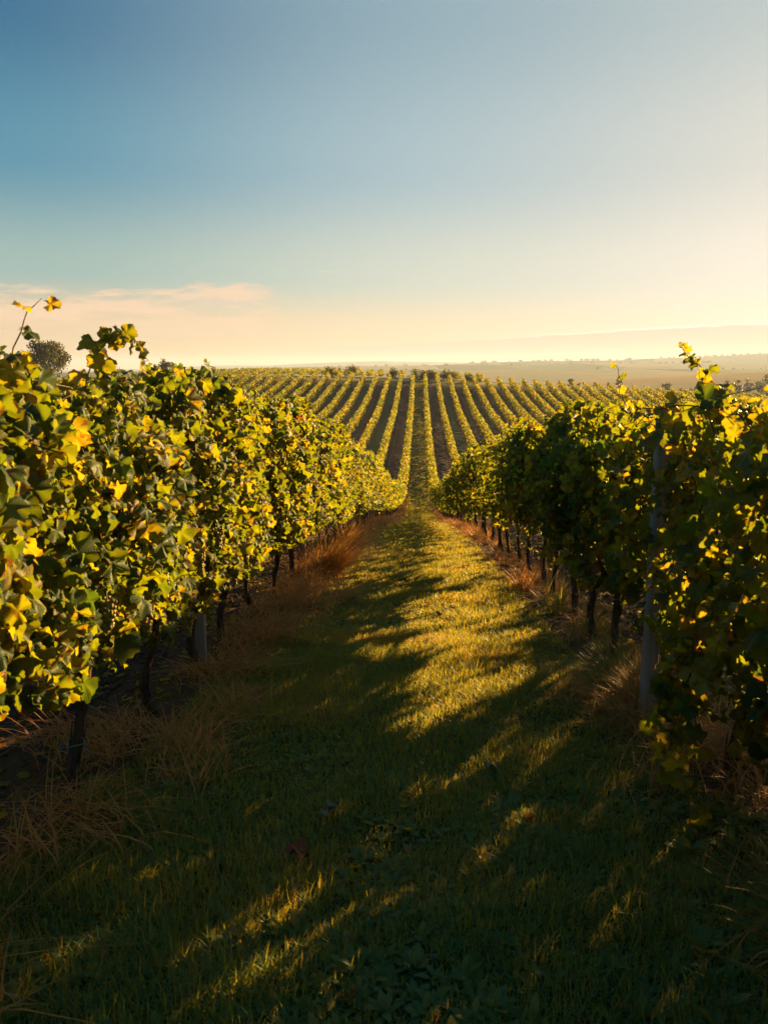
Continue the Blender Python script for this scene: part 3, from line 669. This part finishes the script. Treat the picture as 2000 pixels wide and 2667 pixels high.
def sow(n, y0, y1, hw0, hw1, H, W, segs):
    Y = r.uniform(y0, y1, n); xc = (X1 + X1-SP)/2
    X = xc + r.uniform(-1, 1, n)*np.interp(Y, [y0, y1], [hw0, hw1])
    f = aisle_field(X, Y); bare = vnoise2(X*2.3, Y*2.0, 31) + .5*vnoise2(X*7, Y*7, 32) - .8*np.clip(np.abs(X-xc)-.75, 0, 1)
    k = (bare + r.uniform(-.25, .25, n)) > -1.15; X, Y, f = X[k], Y[k], f[k]; n = len(X)
    h = H*(.30+1.25*f**1.6)*r.uniform(.5, 1.35, n)
    tint = np.clip(r.normal(.31, .15, n) + .30*np.clip(vnoise2(X*1.9, Y*1.6, 41)*1.5-.25, 0, 1) + (r.random(n) < .10)*.5, 0, 1)
    blades(gb, X, Y, h, W*r.uniform(.7, 1.3, n), r.uniform(.15, 1.1, n), tint, r, segs)
sow(75000, .9, 3.2, 1.42, 1.35, .075, .0042, 3)
sow(80000, 3.2, 6.5, 1.3, 1.2, .08, .0050, 2)
sow(70000, 6.5, 13, 1.2, 1.15, .075, .0070, 2)
sow(60000, 13, 28, 1.15, 1.15, .08, .012, 1)
sow(50000, 28, 75, 1.1, 1.05, .09, .025, 1)
sow(50000, 75, 196, 1.1, 1.05, .09, .06, 1)
tag(link('grass', gb.mesh('grass', M_grass)), 'short green grass covering the aisle between the two vine rows', 'grass', kind='stuff')
# grass in the other grassed alleys
gb2 = Buf()
for k in (-2, 2):
    xc = (X1+X1-SP)/2 + SP*k
    n = 16000; Y = r.uniform(2, 34, n); X = xc + r.uniform(-1.1, 1.1, n)
    blades(gb2, X, Y, r.uniform(.05, .12, n), r.uniform(.008, .016, n), r.uniform(.1, 1, n), np.clip(r.normal(.35, .18, n), 0, 1), r, 1)
tag(link('grass', gb2.mesh('grass', M_grass)), 'grass in the further grassed alleys behind the vine rows', 'grass', kind='stuff')

# low broad-leaved weeds in the aisle
wb = Buf()
def oval(buf, P, tip, nrm, L, Wd, tint, r):
    n = len(P); nrm = unit(nrm); tip = unit(tip); sd = unit(np.cross(tip, nrm))
    ts = [0, .3, .65, 1.0]; ws = [.12, .75, .95, 0]
    rows = []
    for t, ww in zip(ts, ws):
        c = P + tip*(L*t)[:, None] + nrm*(L*.35*t*(1-t) - L*.25*t*t)[:, None]
        if ww: rows += [c + sd*(Wd*ww*.5)[:, None], c - sd*(Wd*ww*.5)[:, None]]
        else: rows += [c]
    V = np.stack(rows, 1); off = (np.arange(n)*7)[:, None]
    Qd = np.concatenate([np.array([[0, 1, 3, 2]])+off, np.array([[2, 3, 5, 4]])+off]); T = np.array([[4, 5, 6]])+off
    buf.add(V.reshape(-1, 3), T=T, Q=Qd, a=np.repeat(tint, 7))
def rosettes(n, y0, y1, xa, xb, Ls, seed):
    q = np.random.default_rng(seed); Y = q.uniform(y0, y1, n); X = q.uniform(xa, xb, n)
    k = vnoise2(X*2.1, Y*2.1, 51) + q.uniform(-.5, .5, n) > 0.0; X, Y = X[k], Y[k]
    for x0, y0_ in zip(X, Y):
        m_ = int(q.integers(5, 10)); a = q.uniform(0, 6.28)+np.arange(m_)*2.4; el = q.uniform(.25, 1.1, m_); L = Ls*q.uniform(.5, 1.3)*q.uniform(.7, 1.2, m_)
        tip = np.stack([np.cos(a)*np.cos(el), np.sin(a)*np.cos(el), np.sin(el)], -1); nrm = np.stack([-np.cos(a)*np.sin(el), -np.sin(a)*np.sin(el), np.cos(el)], -1)
        oval(wb, np.tile([x0, y0_, float(gz(x0, y0_))-.004], (m_, 1)) + q.normal(0, .006, (m_, 3))*[1, 1, 0], tip, nrm, L, L*q.uniform(.28, .5), np.clip(q.normal(.38, .14, m_), 0, .7), q)
rosettes(3000, .9, 3.4, -1.2, 1.4, .050, 1)
rosettes(1800, 3.4, 7.5, -1.1, 1.15, .042, 2)
rosettes(900, 7.5, 18, -1.0, 1.0, .06, 3)
rosettes(40, 1.2, 3.2, .6, 1.5, .075, 4)
tag(link('weeds', wb.mesh('weeds', M_grass)), 'low broad-leaved clover and dandelion weeds among the aisle grass', 'weeds', kind='stuff')

def weed(x, y, L, m_, seed, label):
    q = np.random.default_rng(seed); b = Buf(); a = q.uniform(0, 6.28)+np.arange(m_)*2.4; el = q.uniform(.35, 1.2, m_); LL = L*q.uniform(.6, 1.15, m_)
    tip = np.stack([np.cos(a)*np.cos(el), np.sin(a)*np.cos(el), np.sin(el)], -1); nrm = np.stack([-np.cos(a)*np.sin(el), -np.sin(a)*np.sin(el), np.cos(el)], -1)
    oval(b, q.normal(0, .008, (m_, 3))*[1, 1, 0]+[0, 0, .005], tip, nrm, LL, LL*q.uniform(.30, .45), np.clip(q.normal(.40, .12, m_), 0, .7), q)
    tag(link('weed', b.mesh('weed', M_grass), None, (x, y, float(gz(x, y)))), label, 'weed', 'broad-leaved weeds at the edge of the aisle')
weed(1.10, 1.75, .15, 11, 1, 'tall broad-leaved dock weed in the lower right corner')
weed(.86, 2.15, .10, 10, 2, 'broad-leaved weed clump left of the corner dock plant')
weed(-.12, 1.55, .08, 12, 3, 'leafy plantain clump in the lit grass at the bottom centre')
weed(1.02, 2.75, .09, 9, 4, 'upright leafy weed beside bare soil on the right edge of the aisle')

# dry straw-like grass under the vine rows
db = Buf()
def dry(k, y0, y1, n, H, W, seed, offx=0.0, green=0.0, spread=.18, clump=.22, lean=None):
    q = np.random.default_rng(seed); nc = max(3, int((y1-y0)*5)); cy = q.uniform(y0, y1, nc); cx = row_x(k)+offx+q.normal(0, spread, nc); ca = q.uniform(0, 6.28, nc)
    if lean is not None: ca = np.full(nc, lean)+q.normal(0, .7, nc)
    i = q.integers(0, nc, n); X = cx[i]+q.normal(0, clump*.4, n); Y = cy[i]+q.normal(0, clump*.5, n)
    az = ca[i]+q.normal(0, 1.3, n); h = H*q.uniform(.35, 1.3, n)*q.uniform(.7, 1.2, nc)[i]
    tn = np.clip(q.uniform(.35, 1, n) - green*(q.random(n) < .8)*q.uniform(.3, .9, n), 0, 1)
    blades(db, X, Y, h, W*q.uniform(.6, 1.3, n), q.uniform(.5, 2.2, n), tn, q, 4, az=az, lift=.01)
dry(-1, 1.0, 5.0, 1700, .22, .0070, 61, .24, .05, .20)
dry(-1, 5.0, 9.0, 2300, .30, .0080, 62, .24, .0, .15, lean=-.4)
dry(-1, 8.5, 13.5, 2200, .40, .009, 63, .26, .25, .12, lean=-.5)
dry(-1, 13.5, 34, 4000, .34, .017, 64, .22, .1, .10)
dry(-1, 34, 110, 6000, .30, .04, 65, .2, .1, .10)
dry(1, 1.0, 5.0, 1100, .28, .0050, 71, -.12, .3, .2)
dry(1, 3.6, 5.4, 1200, .30, .006, 72, .0, .45, .22)
dry(1, 5.4, 9.0, 1300, .17, .007, 78, .05, .45, .20)
dry(1, 9.0, 16, 2200, .18, .010, 73, .0, .2, .15)
dry(1, 16, 60, 6500, .28, .02, 74, -.05, .15, .12)
dry(2, 2, 30, 4000, .28, .012, 75, 0, .2, .15); dry(-2, 2, 30, 4000, .28, .012, 76, 0, .2, .15)
tag(link('dry_grass', db.mesh('dry_grass', M_dry)), 'tangled dry brown grass lying in the strips under the vine rows', 'dry grass', kind='stuff')

# distinct tall tufts
def tuft(x, y, n, H, W, seed, lean, tb, label, fan=.9, bend=(.3, 1.3), mt=None):
    global gz
    q = np.random.default_rng(seed); b = Buf()
    X = x+q.normal(0, .07, n); Y = y+q.normal(0, .08, n); az = lean+q.normal(0, fan, n)
    blades(b, X, Y, H*q.uniform(.4, 1.15, n), W*q.uniform(.7, 1.3, n), q.uniform(*bend, n), np.clip(q.normal(tb, .2, n), 0, 1), q, 5, az=az)
    me = b.mesh('grass_tuft', mt or M_dry); z = float(gz(x, y))
    co = np.empty(len(me.vertices)*3, np.float32); me.vertices.foreach_get('co', co); co = co.reshape(-1, 3)-np.array([x, y, z], np.float32); me.vertices.foreach_set('co', co.ravel()); me.update()
    tag(link('grass_tuft', me, None, (x, y, z)), label, 'grass tuft', 'tall grass tufts at the feet of the vines')
tuft(-1.12, 9.6, 520, .85, .011, 81, -.3, .45, 'large golden-green arching grass tuft spilling into the aisle from the left row', .6, (.5, 1.2))
tuft(-1.15, 12.2, 380, .65, .014, 82, -.2, .6, 'smaller orange dry tuft behind the big arching tuft on the left')
tuft(1.30, 4.25, 420, .55, .0048, 83, 2.8, .45, 'long mixed green and brown tuft around the thick right foreground trunk', 1.6)
tuft(1.22, 4.75, 260, .50, .005, 84, 2.5, .1, 'green leafy tuft left of the thick trunk in the right foreground', 1.4, mt=M_grass)
tuft(1.30, 7.3, 90, .45, .007, 85, 0.4, .25, 'sunlit green-yellow tuft between two thin trunks on the right', 1.2, mt=M_grass)
tuft(1.45, 6.4, 80, .40, .006, 86, 0.2, .3, 'tuft of backlit blades at the crooked trunk on the right', 1.2, mt=M_grass)
tuft(1.72, 4.6, 220, .45, .005, 87, 0.0, .3, 'green tuft behind the near right post', 1.6, mt=M_grass)
tuft(1.22, 1.95, 160, .34, .010, 88, 2.6, .35, 'broad-bladed grass clump at the lower right corner', 1.0, mt=M_grass)
tuft(1.18, 8.6, 110, .36, .008, 89, 2.9, .75, 'orange dry tuft at the foot of the second right post', 1.5)

# fallen leaves
def fallen(name, x, y, s, mt, label, seed):
    q = np.random.default_rng(seed); b = Buf(); a = q.uniform(0, 6.28)
    place_leaves(b, np.array([[0, 0, 0.0]]), np.array([[q.normal(0, .3), q.normal(0, .3), 1.0]]), np.array([[math.cos(a), math.sin(a), .1]]), np.array([s]), np.array([.5]), 0, q)
    tag(link(name, b.mesh(name, mt), None, (x, y, float(gz(x, y))+.045)), label, 'fallen leaf', 'fallen vine leaves on the grass')
fallen('fallen_leaf', -.42, 2.62, .055, M_red, 'reddish-brown fallen leaf in the middle of the shaded aisle grass', 1)
fallen('fallen_leaf', -.98, 4.6, .05, M_red, 'rust-coloured fallen leaf near the left edge of the aisle', 2)
fallen('fallen_leaf', -.35, 2.95, .05, M_grey, 'pale grey-green fallen leaf just beyond the reddish one', 3)
fallen('fallen_leaf', .35, 3.5, .045, M_grey, 'pale curled fallen leaf right of the middle of the aisle', 4)
fallen('fallen_leaf', -1.15, 1.75, .045, M_red, 'small red fallen leaf low in the left foreground', 5)
fallen('fallen_leaf', -1.55, 2.5, .075, M_grey, 'large dull grey fallen leaf on soil at the left edge', 6)
# leaf litter and clods on the tilled soil
lt = Buf(); n = 2600
X = np.concatenate([r.uniform(-4.2, -1.5, n), r.uniform(1.5, 4.2, n), r.uniform(-1.2, 1.2, 700)]); Y = np.concatenate([r.uniform(1.5, 16, 2*n), r.uniform(1.5, 12, 700)]); m_ = len(X)
place_leaves(lt, np.stack([X, Y, gz(X, Y)+.012], -1), unit(np.stack([r.normal(0, .35, m_), r.normal(0, .35, m_), np.ones(m_)], -1)), r.normal(0, 1, (m_, 3)), r.uniform(.015, .04, m_), r.uniform(.7, 1, m_), 1, r)
tag(link('leaf_litter', lt.mesh('leaf_litter', M_leaf_far)), 'small dry leaves scattered over the soil and grass', 'leaf litter', kind='stuff')
cb_ = Buf(); ico = np.array([[1, 0, 0], [-1, 0, 0], [0, 1, 0], [0, -1, 0], [0, 0, 1], [0, 0, -1]], float); icT = np.array([[0, 2, 4], [2, 1, 4], [1, 3, 4], [3, 0, 4], [2, 0, 5], [1, 2, 5], [3, 1, 5], [0, 3, 5]])
n = 9000; X = np.where(r.random(n) < .5, r.uniform(-4.2, -1.75, n), r.uniform(1.7, 4.2, n)); Y = r.uniform(1.3, 15, n); S = r.uniform(.008, .03, n)*r.uniform(.5, 1, n)*1.5
V = ico[None]*S[:, None, None]*r.uniform(.6, 1.3, (n, 6, 3)) + np.stack([X, Y, gz(X, Y)+S*.2], -1)[:, None]
cb_.add(V.reshape(-1, 3), T=(icT[None]+(np.arange(n)*6)[:, None, None]).reshape(-1, 3))
m, N = mat('soil_clod'); out(N, principled(N, N.ramp(N.noise(N.new('ShaderNodeNewGeometry').outputs['Position'], 40.0, 3), [(0.3, (.05, .03, .02)), (.7, (.13, .078, .052))]), .95, .1)); M_clod = m
tag(link('soil_clods', cb_.mesh('soil_clods', M_clod)), 'small clods of brown earth in the tilled alleys beside the rows', 'soil clods', kind='stuff')

# ------------------------------------------------------------------ trees
def make_tree(x, y, h, wd, label, name='tree', seed=0, n=2600, ls=.25, group=None, trunk=.25, dens=1.0, mt=None, zb=None):
    q = np.random.default_rng(seed); z = float(terr(x, y)) if zb is None else zb; root = empty(name, (x, y, z))
    tb = Buf(); base = h*trunk; tube(tb, [[0, 0, -.3], [.02*h, 0, base*.6], [0, .01*h, base*1.3], [.01*h, 0, h*.75]], [h*.04, h*.03, h*.024, h*.006], 7, .1, r=q)
    cl = []
    nl = 16
    for i in range(nl):
        a = q.uniform(0, 6.28); e = q.uniform(-.15, 1.35); rr = q.uniform(.55, 1.0)
        c = np.array([math.cos(a)*math.cos(e)*wd*.5*rr, math.sin(a)*math.cos(e)*wd*.5*rr, base + (h-base)*(.30 + .68*math.sin(max(e, -.15))*rr)])
        s0 = np.array([0, 0, base*q.uniform(.7, 1.6)]); tube(tb, [s0, (s0+c)/2+q.normal(0, .03*h, 3), c], [h*.014, h*.009, h*.003], 5, r=q)
        cl.append((c, wd*q.uniform(.13, .23)))
    P = []
    for c, s in cl:
        k = int(n/nl*(s/(wd*.18))**2); v = unit(q.normal(0, 1, (k, 3)))*(q.random((k, 1))**.45)*s*[1.1, 1.1, .85]
        kp = (vnoise2((v[:, 0]+c[0])*3/wd*2+seed, (v[:, 2]+c[2])*3/wd*2, seed) + q.uniform(-.6, .6, k)) > -.45*dens; P.append((c+v)[kp])
    P = np.concatenate(P); k = len(P); fb = Buf()
    P[:, 2] = np.maximum(P[:, 2], .15*h*(trunk > .1))
    place_leaves(fb, P, unit(q.normal(0, 1, (k, 3))+[0, 0, .6]), q.normal(0, 1, (k, 3)), ls*q.uniform(.5, 1.2, k), np.clip(q.normal(.45, .25, k), 0, 1), 2, q)
    link('trunk', tb.mesh('trunk', M_tbark, True), root); link('crown', fb.mesh('crown', mt or M_tree), root)
    tag(root, label, 'bush' if name == 'bush' else 'tree', group)
    return root
def at(px, Y): return (px-1091)/F28*Y         # metres right of the aisle axis at distance Y
make_tree(-97, 206, 10.2, 13.5, 'large dark spreading tree on the skyline at the far left', seed=1, n=9000, ls=.30, trunk=.12)
make_tree(at(292, 215), 215, 4.6, 5.0, 'small open-crowned tree on the skyline right of the large dark tree', seed=2, n=900, ls=.24, trunk=.3, dens=.4)
make_tree(at(187, 215), 215, 2.8, 2.6, 'tiny bush between the large tree and the small tree', 'bush', seed=3, n=300, ls=.2, trunk=.2, dens=.5)
make_tree(at(436, 214), 214, 4.9, 5.6, 'low dark tree half hidden behind the left vine shoots', seed=4, n=1100, ls=.25, trunk=.15)
make_tree(at(863, 212), 214, 2.6, 5.0, 'low bush on the crest left of the aisle, further left', 'bush', seed=5, n=800, ls=.2, trunk=.04)
make_tree(at(918, 212), 214, 2.9, 5.2, 'bare-twigged bush on the crest left of the aisle', 'bush', seed=6, n=900, ls=.2, trunk=.04, dens=.5)
for i_, (px, hh, ww, lb_) in enumerate([(1036, 4.3, 5.5, 'round bush behind the crest, just left of the aisle end'), (1091, 4.0, 6.5, 'dark round bush on the crest right at the end of the aisle'),
    (1116, 4.5, 5.6, 'darkest domed bush on the crest just right of the aisle end'), (1164, 4.3, 6.4, 'dark domed bush on the crest above the third right row'), (1222, 3.6, 5.0, 'small bush on the crest further right of the aisle end')]):
    make_tree(at(px, 214), 202.5+i_ % 2, hh*.58, ww*.80, lb_, 'bush', seed=10+i_, n=1700, ls=.16, trunk=.03)
# hedge trees in the hazy valley on the right
def vt(px, top, bot, D, wpx, label, seed, **k):
    D = D*1.2; zt_ = (952-top)/F28*D; zb_ = float(terr(at(px, D), D))
    return make_tree(at(px, D), D, zt_-zb_, wpx/F28*D, label, seed=seed, zb=zb_, **k)
G1 = 'hazy trees in the valley beyond the vineyard'
vt(1477, 975, 1006, 420, 18, 'single rounded tree in the haze beyond the crest, middle right', 31, n=900, ls=.5, group=G1)
vt(1446, 987, 1006, 420, 17, 'low bush left of the rounded hazy tree', 32, n=500, ls=.5, trunk=.1, group=G1)
vt(1497, 990, 1006, 420, 14, 'low bush right of the rounded hazy tree', 33, n=400, ls=.5, trunk=.1, group=G1)
vt(1601, 976, 1008, 400, 27, 'broad rounded tree in the haze above the right row', 34, n=1200, ls=.5, group=G1, trunk=.15)
vt(1572, 983, 1008, 410, 15, 'narrow tree left of the broad hazy tree', 35, n=500, ls=.5, trunk=.1, group=G1)
vt(1540, 989, 1008, 410, 20, 'low bushy tree second left of the broad hazy tree', 36, n=500, ls=.5, trunk=.1, group=G1)
vt(1715, 984, 1012, 420, 34, 'round hazy tree left of the tall vine shoot', 37, n=900, ls=.6, trunk=.1, group=G1)
vt(1790, 991, 1014, 430, 34, 'low hazy tree right of the round one near the tall shoot', 38, n=800, ls=.6, trunk=.1, group=G1)
vt(1755, 993, 1014, 440, 26, 'small bush between two hazy trees near the tall shoot', 39, n=500, ls=.6, trunk=.1, group=G1)
q = np.random.default_rng(5)
for i_ in range(12):
    px = 1850+i_*24; vt(px, 986-min(i_, 6)*2.3+q.normal(0, 2), 1018, 440+q.uniform(-15, 30), q.uniform(34, 50), '%s tree from the left in the hazy wood at the right edge' % ordinal(i_+1), 50+i_, n=1300, ls=.6, trunk=.08, group='trees of the hazy wood at the right edge')
# small trees along the far ridges: uncountable specks in the haze
tb_ = Buf()
for f_, D, sil, n in ((f3, E3, (880, 2050), 60), (f4, E4, (1200, 2050), 80), (f2, E2, (1000, 2050), 14)):
    px = q.uniform(*sil, n); px = np.where(q.random(n) < .6, px + 0*px, np.round(px/90)*90+q.normal(0, 8, n)); X = at(px, D)
    for xx in X:
        s = D*.0012*q.uniform(.6, 1.6); k = 26; P = unit(q.normal(0, 1, (k, 3)))*s*[1.4, 1, .9]*q.random((k, 1))**.4 + [xx, D+q.normal(0, 20), float(f_(xx))+s*.5]
        place_leaves(tb_, P, q.normal(0, 1, (k, 3)), q.normal(0, 1, (k, 3)), np.full(k, s*.45), q.uniform(.1, .6, k), 2, q)
tag(link('distant_trees', tb_.mesh('distant_trees', M_tree)), 'tiny trees scattered along the far hazy ridges', 'trees', kind='stuff')
for px, top, bot, lb_ in ((1632, 923, 938, 'faint thin mast on the hazy ridge above the right row'), (1872, 914, 931, 'faint mast with a ring top on the higher hazy ridge'), (1984, 911, 921, 'faint mast on the hazy ridge at the right edge')):
    D = E4; b = Buf(); x_ = at(px, D); zb_ = (952-bot)/F28*D-3; zt_ = (952-top)/F28*D; zl = zt_-zb_
    for s in ((-1, -1), (1, -1), (1, 1), (-1, 1)): tube(b, [[s[0]*2.2, s[1]*2.2, 0], [s[0]*.8, s[1]*.8, zl]], .28, 4)
    for t in np.linspace(.1, 1, 7): ww = 2.2-1.4*t; tube(b, [[-ww, -ww, zl*t], [ww, -ww, zl*(t-.06)], [ww, ww, zl*t], [-ww, ww, zl*(t-.06)], [-ww, -ww, zl*t]], .2, 4)
    if px > 1700: a = np.linspace(0, 6.283, 17); tube(b, np.stack([3.5*np.cos(a), 0*a, zl+3.5+3.5*np.sin(a)], -1), .3, 4)
    tag(link('mast', b.mesh('mast', M_steel), None, (x_, D, zb_)), lb_, 'mast', 'masts on the hazy ridge')

# ------------------------------------------------------------------ haze
hb = Buf(); x0, x1, y0, y1, z0, z1 = -13000, 16000, -250, 13500, -62, 92
V = np.array([[x, y, z] for z in (z0, z1) for y in (y0, y1) for x in (x0, x1)], float)
hb.add(V, Q=[[0, 2, 3, 1], [4, 5, 7, 6], [0, 1, 5, 4], [2, 6, 7, 3], [0, 4, 6, 2], [1, 3, 7, 5]])
m = bpy.data.materials.new('haze'); m.use_nodes = True; N = NT(m.node_tree)
pv = N.new('ShaderNodeVolumePrincipled', ins={'Color': (0.50, 0.60, 0.80, 1), 'Density': 0.00015, 'Anisotropy': 0.2})
o_ = N.new('ShaderNodeOutputMaterial'); N.l.new(pv.outputs[0], o_.inputs['Volume'])
tag(link('haze', hb.mesh('haze', m)), kind='stuff', label='pale golden morning haze filling the valley', cat='haze')
for ob in sc.objects:
    if ob.type == 'MESH' and ob.name.startswith('haze'): ob.display_type = 'WIRE'
print('verts', sum(len(m.vertices) for m in bpy.data.meshes), 'objs', len(sc.objects))
